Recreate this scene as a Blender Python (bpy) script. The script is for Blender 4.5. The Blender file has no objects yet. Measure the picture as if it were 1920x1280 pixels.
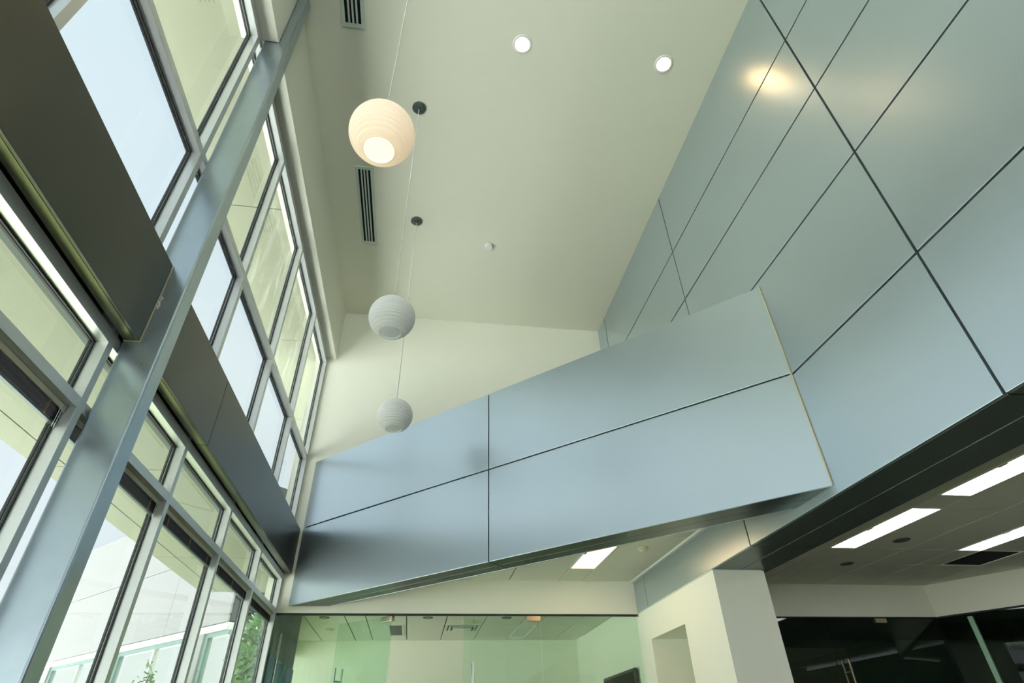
import bpy, bmesh, math, random
from mathutils import Vector, Matrix

random.seed(7)
C = bpy.context.scene.collection
SC = bpy.context.scene
S = 1.42          # metres per layout unit
H = 1.50          # eye height in metres
FZ = -H / S       # floor in layout units

def W(p):
    return Vector((p[0] * S, p[1] * S, p[2] * S + H))

# ------------------------------------------------------------------ camera
CAMR = Matrix((((0.98865288,-0.06837582,-0.13375437),(-0.14841683,-0.58209134,-0.79946364),(-0.02319328,0.81024343,-0.58563441))))
cam = bpy.data.cameras.new('camera')
cam.sensor_width = 36.0
cam.sensor_fit = 'HORIZONTAL'
cam.lens = 19.7692
cam.clip_start = 0.05
cam.clip_end = 400
cam_o = bpy.data.objects.new('camera', cam)
C.objects.link(cam_o)
cam_o.matrix_world = Matrix.Translation((0, 0, H)) @ CAMR.to_4x4()
SC.camera = cam_o

# ------------------------------------------------------------------ exposure, world, sun
SC.view_settings.view_transform = 'Standard'
SC.view_settings.look = 'None'
SC.view_settings.gamma = 1.0
SC.view_settings.exposure = 0.12
SC.view_settings.use_curve_mapping = False
SC.cycles.max_bounces = 14
SC.cycles.diffuse_bounces = 8
SC.cycles.glossy_bounces = 6
SC.cycles.transmission_bounces = 12
SC.cycles.transparent_max_bounces = 24
SC.cycles.sample_clamp_indirect = 6.0
SC.cycles.caustics_reflective = False
SC.cycles.caustics_refractive = False

SKY_STRENGTH = 1.0
world = bpy.data.worlds.new('overcast_sky')
SC.world = world
world.use_nodes = True
wn, wl = world.node_tree.nodes, world.node_tree.links
wn.clear()
wo = wn.new('ShaderNodeOutputWorld')
wb = wn.new('ShaderNodeBackground')
wb.inputs['Strength'].default_value = SKY_STRENGTH
wtc = wn.new('ShaderNodeTexCoord')
wsep = wn.new('ShaderNodeSeparateXYZ')
wmr = wn.new('ShaderNodeMapRange')
wmr.inputs['From Min'].default_value = 0.0
wmr.inputs['From Max'].default_value = 1.0
wr = wn.new('ShaderNodeValToRGB')
wr.color_ramp.elements[0].position = 0.0
wr.color_ramp.elements[0].color = (0.86, 0.91, 0.93, 1)
wr.color_ramp.elements[1].position = 1.0
wr.color_ramp.elements[1].color = (0.68, 0.83, 0.94, 1)
wl.new(wtc.outputs['Generated'], wsep.inputs[0])
wl.new(wsep.outputs['Z'], wmr.inputs['Value'])
wl.new(wmr.outputs['Result'], wr.inputs['Fac'])
wl.new(wr.outputs['Color'], wb.inputs['Color'])
wl.new(wb.outputs[0], wo.inputs[0])

SUN_STRENGTH = 30.0
sun = bpy.data.lights.new('sun', 'SUN')
sun.energy = SUN_STRENGTH
sun.color = (1.0, 0.98, 0.94)
sun.angle = math.radians(3)
sun_o = bpy.data.objects.new('sun', sun)
C.objects.link(sun_o)
sun_o.location = (2, 10, 14)
sun_o.rotation_euler = Vector((-0.10, -0.55, -0.85)).to_track_quat('-Z', 'Y').to_euler()

# ------------------------------------------------------------------ materials
def mat(name, color, rough=0.5, metal=0.0, var=0.0, scale=6.0, bump=0.0, bscale=200.0, spec=0.5, rvar=0.0,
        emit=None, estr=0.0, trans=0.0, stretch=None):
    m = bpy.data.materials.new(name)
    m.use_nodes = True
    n, l = m.node_tree.nodes, m.node_tree.links
    b = n['Principled BSDF']
    b.inputs['Base Color'].default_value = (*color, 1)
    b.inputs['Roughness'].default_value = rough
    b.inputs['Metallic'].default_value = metal
    b.inputs['Specular IOR Level'].default_value = spec
    tc = n.new('ShaderNodeTexCoord')
    src = tc.outputs['Object']
    if stretch:
        mp = n.new('ShaderNodeMapping')
        mp.inputs['Scale'].default_value = stretch
        l.new(src, mp.inputs['Vector'])
        src = mp.outputs['Vector']
    nz = n.new('ShaderNodeTexNoise')
    nz.inputs['Scale'].default_value = scale
    nz.inputs['Detail'].default_value = 4
    l.new(src, nz.inputs['Vector'])
    if var:
        mx = n.new('ShaderNodeMix')
        mx.data_type = 'RGBA'
        mx.inputs['A'].default_value = (*[c * (1 - var) for c in color], 1)
        mx.inputs['B'].default_value = (*[min(1, c * (1 + var)) for c in color], 1)
        l.new(nz.outputs['Fac'], mx.inputs['Factor'])
        l.new(mx.outputs['Result'], b.inputs['Base Color'])
    if rvar:
        mr = n.new('ShaderNodeMapRange')
        mr.inputs['To Min'].default_value = rough - rvar
        mr.inputs['To Max'].default_value = rough + rvar
        l.new(nz.outputs['Fac'], mr.inputs['Value'])
        l.new(mr.outputs['Result'], b.inputs['Roughness'])
    if bump:
        nb = n.new('ShaderNodeTexNoise')
        nb.inputs['Scale'].default_value = bscale
        l.new(src, nb.inputs['Vector'])
        bp = n.new('ShaderNodeBump')
        bp.inputs['Strength'].default_value = bump
        bp.inputs['Distance'].default_value = 0.002
        l.new(nb.outputs['Fac'], bp.inputs['Height'])
        l.new(bp.outputs['Normal'], b.inputs['Normal'])
    if emit:
        b.inputs['Emission Color'].default_value = (*emit, 1)
        b.inputs['Emission Strength'].default_value = estr
    if trans:
        out = n['Material Output']
        tl = n.new('ShaderNodeBsdfTranslucent')
        tl.inputs['Color'].default_value = (*color, 1)
        ms = n.new('ShaderNodeMixShader')
        ms.inputs[0].default_value = trans
        l.new(b.outputs[0], ms.inputs[1])
        l.new(tl.outputs[0], ms.inputs[2])
        l.new(ms.outputs[0], out.inputs['Surface'])
    return m

def glass(name, tint, refl=1.0, rough=0.0, streak=0.0):
    m = bpy.data.materials.new(name)
    m.use_nodes = True
    n, l = m.node_tree.nodes, m.node_tree.links
    n.clear()
    out = n.new('ShaderNodeOutputMaterial')
    tr = n.new('ShaderNodeBsdfTransparent')
    tr.inputs['Color'].default_value = (*tint, 1)
    gl = n.new('ShaderNodeBsdfGlossy')
    gl.inputs['Roughness'].default_value = rough
    gl.inputs['Color'].default_value = (0.95, 1.0, 0.98, 1)
    fr = n.new('ShaderNodeFresnel')
    fr.inputs['IOR'].default_value = 1.45
    mu = n.new('ShaderNodeMath')
    mu.operation = 'MULTIPLY'
    mu.inputs[1].default_value = refl
    ge = n.new('ShaderNodeNewGeometry')          # reflect on the outer skin of the pane only
    iv = n.new('ShaderNodeMath'); iv.operation = 'SUBTRACT'; iv.inputs[0].default_value = 1.0
    m2 = n.new('ShaderNodeMath'); m2.operation = 'MULTIPLY'
    l.new(ge.outputs['Backfacing'], iv.inputs[1])
    l.new(fr.outputs[0], m2.inputs[0]); l.new(iv.outputs[0], m2.inputs[1])
    l.new(m2.outputs[0], mu.inputs[0])
    mx = n.new('ShaderNodeMixShader')
    l.new(mu.outputs[0], mx.inputs[0])
    l.new(tr.outputs[0], mx.inputs[1])
    l.new(gl.outputs[0], mx.inputs[2])
    top = mx
    if streak:
        tc = n.new('ShaderNodeTexCoord')
        mp = n.new('ShaderNodeMapping')
        mp.inputs['Scale'].default_value = (3, 7, 1.2)
        nz = n.new('ShaderNodeTexNoise')
        nz.inputs['Scale'].default_value = 1.6
        nz.inputs['Detail'].default_value = 6
        cr = n.new('ShaderNodeMapRange')
        cr.inputs['From Min'].default_value = 0.5
        cr.inputs['From Max'].default_value = 0.8
        cr.inputs['To Max'].default_value = streak
        df = n.new('ShaderNodeBsdfTranslucent')
        df.inputs['Color'].default_value = (0.9, 0.95, 0.95, 1)
        mx2 = n.new('ShaderNodeMixShader')
        l.new(tc.outputs['Object'], mp.inputs[0])
        l.new(mp.outputs[0], nz.inputs['Vector'])
        l.new(nz.outputs['Fac'], cr.inputs['Value'])
        l.new(cr.outputs['Result'], mx2.inputs[0])
        l.new(mx.outputs[0], mx2.inputs[1])
        l.new(df.outputs[0], mx2.inputs[2])
        top = mx2
    l.new(top.outputs[0], out.inputs['Surface'])
    return m

M = {}
M['plaster'] = mat('cream_plaster_paint', (0.80, 0.81, 0.70), 0.6, var=0.015, bump=0.05, spec=0.2)
M['ceiling'] = mat('ceiling_paint', (0.80, 0.81, 0.68), 0.75, var=0.012, bump=0.05, spec=0.1)
M['tile'] = mat('mineral_fibre_tile', (0.74, 0.76, 0.66), 0.85, var=0.03, scale=90, bump=0.2, bscale=400, spec=0.1)
M['tgrid'] = mat('white_ceiling_grid', (0.92, 0.92, 0.86), 0.4, var=0.02)
M['joint'] = mat('black_joint_channel', (0.015, 0.022, 0.022), 0.6, var=0.2)
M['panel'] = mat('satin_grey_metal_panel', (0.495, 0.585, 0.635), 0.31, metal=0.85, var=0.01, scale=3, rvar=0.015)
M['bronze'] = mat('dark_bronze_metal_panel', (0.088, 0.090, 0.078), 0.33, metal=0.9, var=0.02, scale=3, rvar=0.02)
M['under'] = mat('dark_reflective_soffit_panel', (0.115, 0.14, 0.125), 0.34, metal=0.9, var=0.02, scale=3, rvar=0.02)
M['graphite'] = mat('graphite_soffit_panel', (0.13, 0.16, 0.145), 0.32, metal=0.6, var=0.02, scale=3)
M['bronze_reflected_tint'] = mat('bronze_underside_reflected_tint', (0.22, 0.22, 0.15), 0.34, metal=0.85, var=0.03, scale=3)  # bronze lightened and yellowed: light reflected from the windows is in the base colour
M['edge'] = mat('cream_panel_edge', (0.45, 0.43, 0.30), 0.45, var=0.03)
M['steel'] = mat('brushed_painted_steel', (0.42, 0.50, 0.55), 0.30, metal=0.9, var=0.06, scale=14, bump=0.08, bscale=60, rvar=0.05)
M['frame'] = mat('clear_anodised_aluminium', (0.66, 0.69, 0.68), 0.38, metal=0.6, var=0.02, scale=20, rvar=0.03)
M['frame_out'] = mat('outer_aluminium_cap', (0.74, 0.77, 0.72), 0.45, metal=0.2, var=0.02)
M['gasket'] = mat('black_rubber_gasket', (0.012, 0.016, 0.018), 0.6, var=0.2)
M['glass'] = glass('clear_window_glass', (0.965, 0.982, 0.978), 1.0)
M['glass_streak'] = glass('streaky_window_glass', (0.965, 0.982, 0.978), 1.0, streak=0.10)
M['green'] = glass('green_tinted_glass', (0.89, 0.965, 0.905), 1.0)
M['dark'] = glass('dark_tinted_glass', (0.80, 0.90, 0.83), 1.0)
M['floor'] = mat('warm_stone_floor', (0.16, 0.15, 0.11), 0.5, var=0.08, scale=3, bump=0.05)
M['carpet'] = mat('dark_office_carpet', (0.15, 0.16, 0.13), 0.95, var=0.15, scale=60, bump=0.3)
M['white'] = mat('white_enamel', (0.82, 0.83, 0.80), 0.4, var=0.01)
M['vent'] = mat('painted_vent_metal', (0.60, 0.70, 0.62), 0.45, var=0.02)
M['black'] = mat('black_void', (0.008, 0.009, 0.009), 0.9, var=0.3)
M['canopy'] = mat('graphite_metal_canopy', (0.10, 0.125, 0.115), 0.4, metal=0.5, var=0.05)
M['cord'] = mat('white_cable', (0.72, 0.76, 0.70), 0.4, var=0.03)
M['opal'] = mat('white_opal_glass', (0.985, 0.99, 0.99), 0.35, var=0.005, trans=0.42, spec=0.3)
M['opal_lit'] = mat('lit_opal_glass', (0.93, 0.90, 0.84), 0.4, var=0.01, emit=(1.0, 0.80, 0.58), estr=0.16, trans=0.35)
M['bulb'] = mat('frosted_bulb', (0.9, 0.9, 0.88), 0.3, var=0.01)
M['bulb_lit'] = mat('glowing_bulb', (1, 0.95, 0.85), 0.3, var=0.01, emit=(1.0, 0.9, 0.75), estr=2.2)
M['lens'] = mat('glowing_downlight_lens', (1, 0.95, 0.85), 0.3, var=0.01, emit=(1.0, 0.58, 0.24), estr=26)
M['tube'] = mat('glowing_troffer_diffuser', (1, 1, 0.97), 0.3, var=0.01, emit=(1.0, 0.97, 0.93), estr=9.5)
M['tube_warm'] = mat('glowing_warm_diffuser', (1, 0.95, 0.85), 0.3, var=0.01, emit=(1.0, 0.64, 0.32), estr=5.5)
M['unlit'] = mat('unlit_prismatic_diffuser', (0.62, 0.68, 0.62), 0.35, var=0.02, bump=0.3, bscale=900)
M['slat'] = mat('black_blind_slat', (0.007, 0.009, 0.010), 0.5, var=0.1, spec=0.2)
M['rail'] = mat('satin_blind_rail', (0.90, 0.90, 0.68), 0.25, metal=0.0, var=0.03)
M['brail'] = mat('teal_grey_blind_rail', (0.09, 0.13, 0.13), 0.35, metal=0.4, var=0.03)
M['ladder'] = mat('tan_ladder_cord', (0.45, 0.34, 0.20), 0.8, var=0.25, scale=60)
M['chrome'] = mat('polished_steel', (0.75, 0.75, 0.72), 0.14, metal=1.0, var=0.02)
M['brass'] = mat('warm_satin_steel', (0.72, 0.60, 0.44), 0.25, metal=1.0, var=0.02)
M['facade'] = mat('white_facade_panel', (0.34, 0.345, 0.34), 0.6, var=0.015, scale=2)
M['eave'] = mat('cream_soffit_panel', (0.30, 0.315, 0.225), 0.6, var=0.015, scale=2)
M['teal'] = mat('teal_window_frame', (0.24, 0.36, 0.33), 0.4, metal=0.2, var=0.05)
M['farpane'] = mat('pale_reflective_pane', (0.90, 0.94, 0.88), 0.08, metal=0.9, var=0.03, scale=1.5)
M['ground'] = mat('pale_concrete_paving', (0.62, 0.64, 0.62), 0.85, var=0.10, scale=0.8, bump=0.2, bscale=30)
M['bounce_dimming_strip'] = mat('dark_green_bounce_dimmer', (0.22, 0.27, 0.13), 0.95, var=0.25, scale=25, bump=0.4, bscale=120)  # dark colour of the added ground strip that cuts bounce light
M['bark'] = mat('grey_brown_bark', (0.13, 0.11, 0.08), 0.9, var=0.25, bump=0.5, bscale=40)
M['leaf'] = mat('green_leaf', (0.16, 0.30, 0.14), 0.55, var=0.35, scale=2.5, trans=0.3)
M['screen'] = mat('black_screen_plastic', (0.01, 0.012, 0.012), 0.3, var=0.1)
M['wood'] = mat('dark_walnut_veneer', (0.055, 0.045, 0.035), 0.4, var=0.25, scale=3, stretch=(1, 1, 8))
M['beige'] = mat('ivory_plastic', (0.72, 0.72, 0.52), 0.5, var=0.03)
M['darkwall'] = mat('charcoal_office_wall', (0.12, 0.15, 0.135), 0.7, var=0.06)
M['dteal'] = mat('dark_teal_spandrel', (0.025, 0.085, 0.095), 0.5, var=0.08)
M['slatgrey'] = mat('speaker_mesh', (0.10, 0.12, 0.105), 0.6, var=0.2, scale=300)

# ------------------------------------------------------------------ builders (layout units in, metres out)
class MB:
    def __init__(s):
        s.v, s.f = [], []
    def poly(s, pts, faces):
        o = len(s.v)
        s.v += [tuple(p) for p in pts]
        s.f += [tuple(i + o for i in fc) for fc in faces]
        return s
    def box(s, x0, x1, y0, y1, z0, z1):
        x0, x1 = min(x0, x1), max(x0, x1)
        y0, y1 = min(y0, y1), max(y0, y1)
        z0, z1 = min(z0, z1), max(z0, z1)
        p = [(x, y, z) for z in (z0, z1) for y in (y0, y1) for x in (x0, x1)]
        return s.poly(p, [(0, 2, 3, 1), (4, 5, 7, 6), (0, 1, 5, 4), (2, 6, 7, 3), (0, 4, 6, 2), (1, 3, 7, 5)])
    def prism(s, base, d):                       # planar polygon extruded by d
        n = len(base)
        nrm = Vector((0, 0, 0))
        for i in range(n):
            nrm += Vector(base[i]).cross(Vector(base[(i + 1) % n]))
        if nrm.dot(Vector(d)) > 0:
            base = base[::-1]
        top = [tuple(Vector(b) + Vector(d)) for b in base]
        fs = [tuple(range(n)), tuple(range(2 * n - 1, n - 1, -1))]
        fs += [(i, i + n, (i + 1) % n + n, (i + 1) % n) for i in range(n)]
        return s.poly(list(base) + top, fs)
    def lathe(s, cx, cy, prof, n=48, closed=False):
        o = len(s.v)
        for r, z in prof:
            for k in range(n):
                a = 2 * math.pi * k / n
                s.v.append((cx + r * math.cos(a), cy + r * math.sin(a), z))
        m = len(prof)
        for i in range(m if closed else m - 1):
            i2 = (i + 1) % m
            for k in range(n):
                k2 = (k + 1) % n
                s.f.append((o + i * n + k, o + i * n + k2, o + i2 * n + k2, o + i2 * n + k))
        if not closed:
            if prof[0][0] > 1e-6: s.f.append(tuple(o + k for k in range(n))[::-1])
            if prof[-1][0] > 1e-6: s.f.append(tuple(o + (m - 1) * n + k for k in range(n)))
        return s
    def tube(s, path, r, n=6):
        o = len(s.v)
        for i, p in enumerate(path):
            a = Vector(path[max(0, i - 1)]); b = Vector(path[min(len(path) - 1, i + 1)])
            d = (b - a).normalized()
            u = d.cross(Vector((0.31, 0.2, 1)) if abs(d.z) < 0.9 else Vector((1, 0.1, 0))).normalized()
            w = d.cross(u)
            rr = r[i] if isinstance(r, (list, tuple)) else r
            for k in range(n):
                t = 2 * math.pi * k / n
                s.v.append(tuple(Vector(p) + u * rr * math.cos(t) + w * rr * math.sin(t)))
        for i in range(len(path) - 1):
            for k in range(n):
                k2 = (k + 1) % n
                s.f.append((o + i * n + k, o + i * n + k2, o + (i + 1) * n + k2, o + (i + 1) * n + k))
        s.f.append(tuple(o + k for k in range(n))[::-1])
        s.f.append(tuple(o + (len(path) - 1) * n + k for k in range(n)))
        return s
    def build(s, name, m, parent=None, bevel=0.0, smooth=False, origin=None, segs=2):
        vs = [W(p) for p in s.v]
        if origin is None:
            xs = [v.x for v in vs]; ys = [v.y for v in vs]; zs = [v.z for v in vs]
            org = Vector(((min(xs) + max(xs)) / 2, (min(ys) + max(ys)) / 2, min(zs)))
        else:
            org = W(origin)
        me = bpy.data.meshes.new(name)
        me.from_pydata([v - org for v in vs], [], s.f)
        bm = bmesh.new(); bm.from_mesh(me)
        bmesh.ops.recalc_face_normals(bm, faces=bm.faces)
        if bevel:
            ed = [e for e in bm.edges if len(e.link_faces) == 2 and e.calc_face_angle(0) > 0.6]
            bmesh.ops.bevel(bm, geom=ed, offset=bevel, segments=segs, affect='EDGES', profile=0.5)
        bm.to_mesh(me); bm.free()
        if smooth:
            for p in me.polygons: p.use_smooth = True
        me.materials.append(m)
        return link(name, me, org, parent)

ABS = {}
def link(name, me, org, parent=None):
    o = bpy.data.objects.new(name, me)
    C.objects.link(o)
    if parent is not None:
        o.parent = parent
        o.location = org - ABS[parent.name]
    else:
        o.location = org
    ABS[o.name] = Vector(org)
    return o

def empty(name, p):
    return link(name, None, W(p))

def tag(o, label, cat=None, group=None, kind=None):
    o['label'] = label
    if cat: o['category'] = cat
    if group: o['group'] = group
    if kind: o['kind'] = kind
    return o

def struct(o, label):
    return tag(o, label, None, None, 'structure')

def box(name, b, m, parent=None, bevel=0.0, **k):
    return MB().box(*b).build(name, m, parent, bevel, **k)

def clip(poly, a, b, c):                         # keep a*x + b*y >= c
    out = []
    for i in range(len(poly)):
        p, q = poly[i], poly[(i + 1) % len(poly)]
        dp, dq = a * p[0] + b * p[1] - c, a * q[0] + b * q[1] - c
        if dp >= 0: out.append(p)
        if dp * dq < 0:
            t = dp / (dp - dq)
            out.append((p[0] + t * (q[0] - p[0]), p[1] + t * (q[1] - p[1])))
    return out

def copy_tree(o, loc=None, parent=None):
    c = o.copy(); C.objects.link(c)
    if parent is not None: c.parent = parent
    if loc is not None:
        c.location = loc
    for ch in [x for x in bpy.data.objects if x.parent == o]:
        copy_tree(ch, None, c)
    return c

# layout constants
XF, XG = -1.085, -1.130        # window frame face, glass plane
XW = 1.85                      # right wall face
YB = 5.0                       # back wall face
YN = -2.5                      # near end of the room, behind the camera
ZC = 3.89                      # high ceiling
ZL = 1.155                     # low tile ceilings
ZT = 0.895                     # glass head height
ZP = 0.902                     # underside of the panelled wall


# ================================================================== SETTING
# ---- floors and outside ground
struct(box('floor', (-1.2, 8.2, -2.6, 8.4, FZ - 0.06, FZ), M['floor']), 'warm stone floor of the double-height lobby below the view')
struct(box('ground', (-60, -1.2, -40, 60, FZ - 0.09, FZ - 0.03), M['ground']), 'pale concrete paving outside the tall windows')

struct(box('bounce_dimming_strip', (-3.5, -1.2, -20, 20, FZ - 0.03, FZ - 0.02), M['bounce_dimming_strip']), 'unseen dark green ground strip added to dim bounce light below the windows')  # added out of view to lower ground bounce onto window heads and canopy

# ---- high ceiling, back wall, soffit bulkhead over the windows
struct(box('ceiling', (-1.2, 1.97, -2.6, 5.12, ZC, ZC + 0.08), M['ceiling']), 'smooth cream plaster ceiling high above the lobby')
struct(box('wall_back', (-1.2, 1.97, YB, YB + 0.12, ZT, ZC), M['plaster']), 'cream plaster wall at the far end above the glass screen')
for (a, b, lab) in ((YN, 1.763, 'cream plaster bulkhead over the upper windows, near the viewer'),
                    (1.847, YB, 'cream plaster bulkhead over the upper windows, beyond the steel column')):
    struct(box('wall_left', (-1.2, -0.997, a, b, 3.276, ZC), M['plaster'], bevel=0.004), lab)
struct(box('trim_1', (-1.146, -1.10, YN, YB, 3.262, 3.276), M['gasket']), 'black shadow gap under the plaster bulkhead')

# ---- right wall: dark backing with metal panels
wr_ = struct(box('wall_right', (XW + 0.016, XW + 0.12, YN, YB, ZP + 0.01, ZC), M['joint']),
             'tall wall of satin grey metal panels with black joints')
PY = [-2.07, -0.37, 1.331, 3.035, 4.742]
PZ = [ZP, 1.546, 2.192, 2.733, 3.232, ZC]
ys = [YN] + PY + [YB]
for i in range(len(ys) - 1):
    for j in range(5):
        g = 0.0055
        a = ys[i] + (g if i else 0); b = ys[i + 1] - (g if i < len(ys) - 2 else 0)
        c = PZ[j] + (g if j else 0); d = PZ[j + 1] - (g if j < 4 else 0)
        box('panel', (XW, XW + 0.018, a, b, c, d), M['panel'], wr_, bevel=0.0022)
# panelled underside between the tall wall and the low office ceiling
so = struct(box('trim_2', (XW + 0.02, 2.255, YN, YB, ZP + 0.012, ZL + 0.05), M['joint']), 'dark boxed underside along the foot of the panelled wall')
for i in range(len(ys) - 1):
    for (xa, xb) in ((XW + 0.019, 2.053), (2.060, 2.262)):
        a = ys[i] + (0.004 if i else 0); b = ys[i + 1] - (0.004 if i < len(ys) - 2 else 0)
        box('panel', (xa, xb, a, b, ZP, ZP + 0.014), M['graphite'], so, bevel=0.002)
box('edge_trim', (2.0552, 2.0578, YN, YB, ZP + 0.002, ZP + 0.010), M['edge'], so)

# ---- white pier under the panelled wall with a doorway through it
pier = struct(empty('wall_pier', (2.03, 4.3, FZ)), 'white plaster pier carrying the end of the panelled wall, with a doorway')
box('plaster', (1.857, 2.21, 3.55, 4.115, FZ, ZP - 0.006), M['plaster'], pier)
box('plaster', (1.857, 2.21, 4.79, YB, FZ, ZP - 0.006), M['plaster'], pier)
box('header', (1.857, 2.21, 4.115, 4.79, 0.676, ZP - 0.006), M['plaster'], pier)
box('passage_wall', (2.21, 2.45, 4.79, YB, FZ, 0.90), M['plaster'], pier)
box('passage_ceiling', (2.21, 2.45, 4.05, 4.79, 0.676, 0.90), M['plaster'], pier)
box('passage_wall', (2.40, 2.45, 4.115, 4.79, FZ, 0.676), M['plaster'], pier)
box('passage_wall', (2.21, 2.40, 4.05, 4.115, FZ, 0.676), M['plaster'], pier)
struct(box('trim_3', (1.852, 2.20, 3.553, YB, ZP - 0.006, ZP), M['vent']), 'pale metal bead between panels and white pier')

# ---- tile ceilings
def tiles(name, label, xs, yl, z, cl=None, skip=(), gx=0.0028, gy=0.0028, back='tgrid', rec=0.009):
    poly = [(xs[0], yl[0]), (xs[-1], yl[0]), (xs[-1], yl[-1]), (xs[0], yl[-1])]
    for q in (cl or []): poly = clip(poly, *q)
    rt = struct(MB().prism([(x, y, z + rec) for x, y in poly], (0, 0, 0.05)).build(name, M[back]), label)
    for i in range(len(xs) - 1):
        for j in range(len(yl) - 1):
            if (i, j) in skip: continue
            p = [(xs[i] + gx, yl[j] + gy), (xs[i + 1] - gx, yl[j] + gy), (xs[i + 1] - gx, yl[j + 1] - gy), (xs[i] + gx, yl[j + 1] - gy)]
            for q in (cl or []):
                if p: p = clip(p, *q)
            if len(p) > 2:
                MB().prism([(x, y, z) for x, y in p], (0, 0, rec - 0.0015)).build('ceiling_tile', M['tile'], rt)
    return rt

BC = 4.16                                      # the bulkhead beam hides everything on x + y < BC
tiles('ceiling', 'low white tile ceiling tucked behind the angled beam',
      [-0.108, 0.322, 0.752, 1.182, 1.39, 1.822], [2.86, 3.72, 4.58, YB], ZL, [(1, 1, BC)], skip={(3, 1)}, gx=0.0045, gy=0.0018, back='joint')
struct(box('trim_4', (1.824, XW, 2.45, YB, ZL - 0.012, ZL + 0.004), M['white']), 'white perimeter angle where tile ceiling meets panelled wall')
tiles('ceiling', 'white tile ceiling of the meeting room behind the glass',
      [-1.16, -0.748, -0.533, -0.108, 0.322, 0.752, 1.182, 1.39, 1.82, 2.14],
      [5.12, 5.39, 6.25, 7.11, 7.97, 8.24], ZL, skip={(6, 3)}, gx=0.0055, gy=0.0018, back='joint')
tiles('ceiling', 'narrow strip of meeting room tile ceiling by its side window', [-1.607, -1.16], [6.12, 7.11, 7.97, 8.24], ZL, [(2.12, 0.44, 0.236)], gx=0.0055, gy=0.0018, back='joint')
OX = [2.265, 2.78, 2.998, 3.212, 3.64, 4.07, 4.285, 4.67, 5.10, 5.53, 5.96, 6.4, 6.9]
OY = [YN, -1.40, -0.54, -0.33, 0.53, 1.39, 1.95, 2.81, 3.025, 3.885, 4.31, 5.02]
tiles('ceiling', 'grey-shaded tile ceiling of the open office on the right', OX, OY, ZL,
      skip={(2, 8), (2, 6), (5, 8), (6, 9), (2, 4), (5, 6)}, gx=0.0035, gy=0.0035, rec=0.0075)

# ---- office beyond: band wall over dark glass, turned wall, outer walls
struct(box('wall_office', (2.21, 4.715, 5.02, 5.10, 0.885, ZL + 0.04), M['plaster']), 'cream band of wall over the dark glass office front')
TD = Vector((0.545, -0.838, 0)); TN = Vector((0.838, 0.545, 0))
def tpt(s, d, z):
    p = Vector((4.715, 5.02, z)) + TD * s + TN * d
    return tuple(p)
def tbox(s0, s1, d0, d1, z0, z1):
    return MB().prism([tpt(s0, d0, z0), tpt(s1, d0, z0), tpt(s1, d1, z0), tpt(s0, d1, z0)], (0, 0, z1 - z0))
struct(tbox(0, 3.2, 0, 0.08, 0.885, ZL + 0.04).build('wall_office', M['plaster']), 'cream band of wall turning towards the viewer at far right')
for b, lab in (((2.2, 8.2, 7.6, 7.7, FZ, ZL), 'charcoal back wall of the dark offices'),
               ((8.1, 8.2, -2.5, 7.6, FZ, ZL), 'charcoal side wall of the dark offices'),
               ((1.97, 8.2, -2.6, -2.5, FZ, ZL + 0.1), 'charcoal near wall of the open office'),
               ((2.145, 2.2, 5.1, 8.3, FZ, ZL), 'charcoal party wall beside the meeting room')):
    struct(box('wall_far', b, M['darkwall']), lab)
struct(box('ceiling', (4.0, 8.2, 5.10, 7.7, ZL - 0.1, ZL), M['darkwall']), 'dark ceiling of the unlit office behind tinted glass')
struct(box('ceiling', (2.2, 4.0, 5.10, 7.7, ZL - 0.1, ZL), M['darkwall']), 'dark ceiling of the unlit office behind the glass door')
struct(box('roof', (1.97, 8.3, -2.6, 8.4, ZL + 0.07, ZL + 0.15), M['darkwall']), 'roof slab over the low office wing')
struct(box('roof', (-1.18, 1.97, 5.12, 8.4, ZL + 0.07, ZL + 0.15), M['facade']), 'roof slab over the meeting room')
struct(box('floor', (2.0, 8.1, -2.5, 7.6, FZ, FZ + 0.006), M['carpet']), 'dark carpet of the open office')

struct(MB().prism([(-1.18, 6.10, ZL + 0.07), (-1.18, 8.4, ZL + 0.07), (-1.68, 8.4, ZL + 0.07)], (0, 0, 0.08)).build('roof', M['facade']), 'roof slab corner over the meeting room window')
# ---- meeting room walls
struct(box('wall_far', (-1.66, 2.2, 8.24, 8.34, FZ, ZL), M['plaster']), 'cream back wall of the meeting room')
struct(box('wall_right', (2.14, 2.20, 5.12, 8.24, FZ, ZL), M['plaster']), 'cream right wall of the meeting room')
struct(box('floor', (-1.62, -1.2, 6.2, 8.3, FZ - 0.02, FZ), M['floor']), 'floor of the meeting room bay')
wl_ = struct(empty('wall_left', (-1.13, 5.6, FZ)), 'dark teal framed window wall seen through the glass screen')
box('spandrel', (-1.16, -1.085, 5.02, 6.12, 0.62, ZL), M['dteal'], wl_)
box('spandrel', (-1.16, -1.085, 5.02, 6.12, FZ, -0.9), M['dteal'], wl_)
for y in (5.02, 5.30, 5.66, 6.06):
    box('mullion', (-1.16, -1.075, y, y + 0.06, -0.9, 0.62), M['dteal'], wl_)
box('edge_trim', (-1.085, -1.072, 5.30, 5.325, -0.9, 0.80), M['frame_out'], wl_)
box('pane', (-1.13, -1.126, 5.08, 6.06, -0.9, 0.62), M['glass'], wl_)
def slant(z0, z1, name, m, t=0.04, lo=0.0, hi=1.0, off=0.0, parent=None):
    p0, p1 = Vector((-1.16, 6.12, z0)), Vector((-1.60, 8.24, z0))
    d = p1 - p0; nn = Vector((-d.y, d.x, 0)).normalized()
    q = [p0 + d * lo + nn * off, p0 + d * hi + nn * off, p0 + d * hi + nn * (off + t), p0 + d * lo + nn * (off + t)]
    return MB().prism([tuple(v) for v in q], (0, 0, z1 - z0)).build(name, m, parent)
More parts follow.
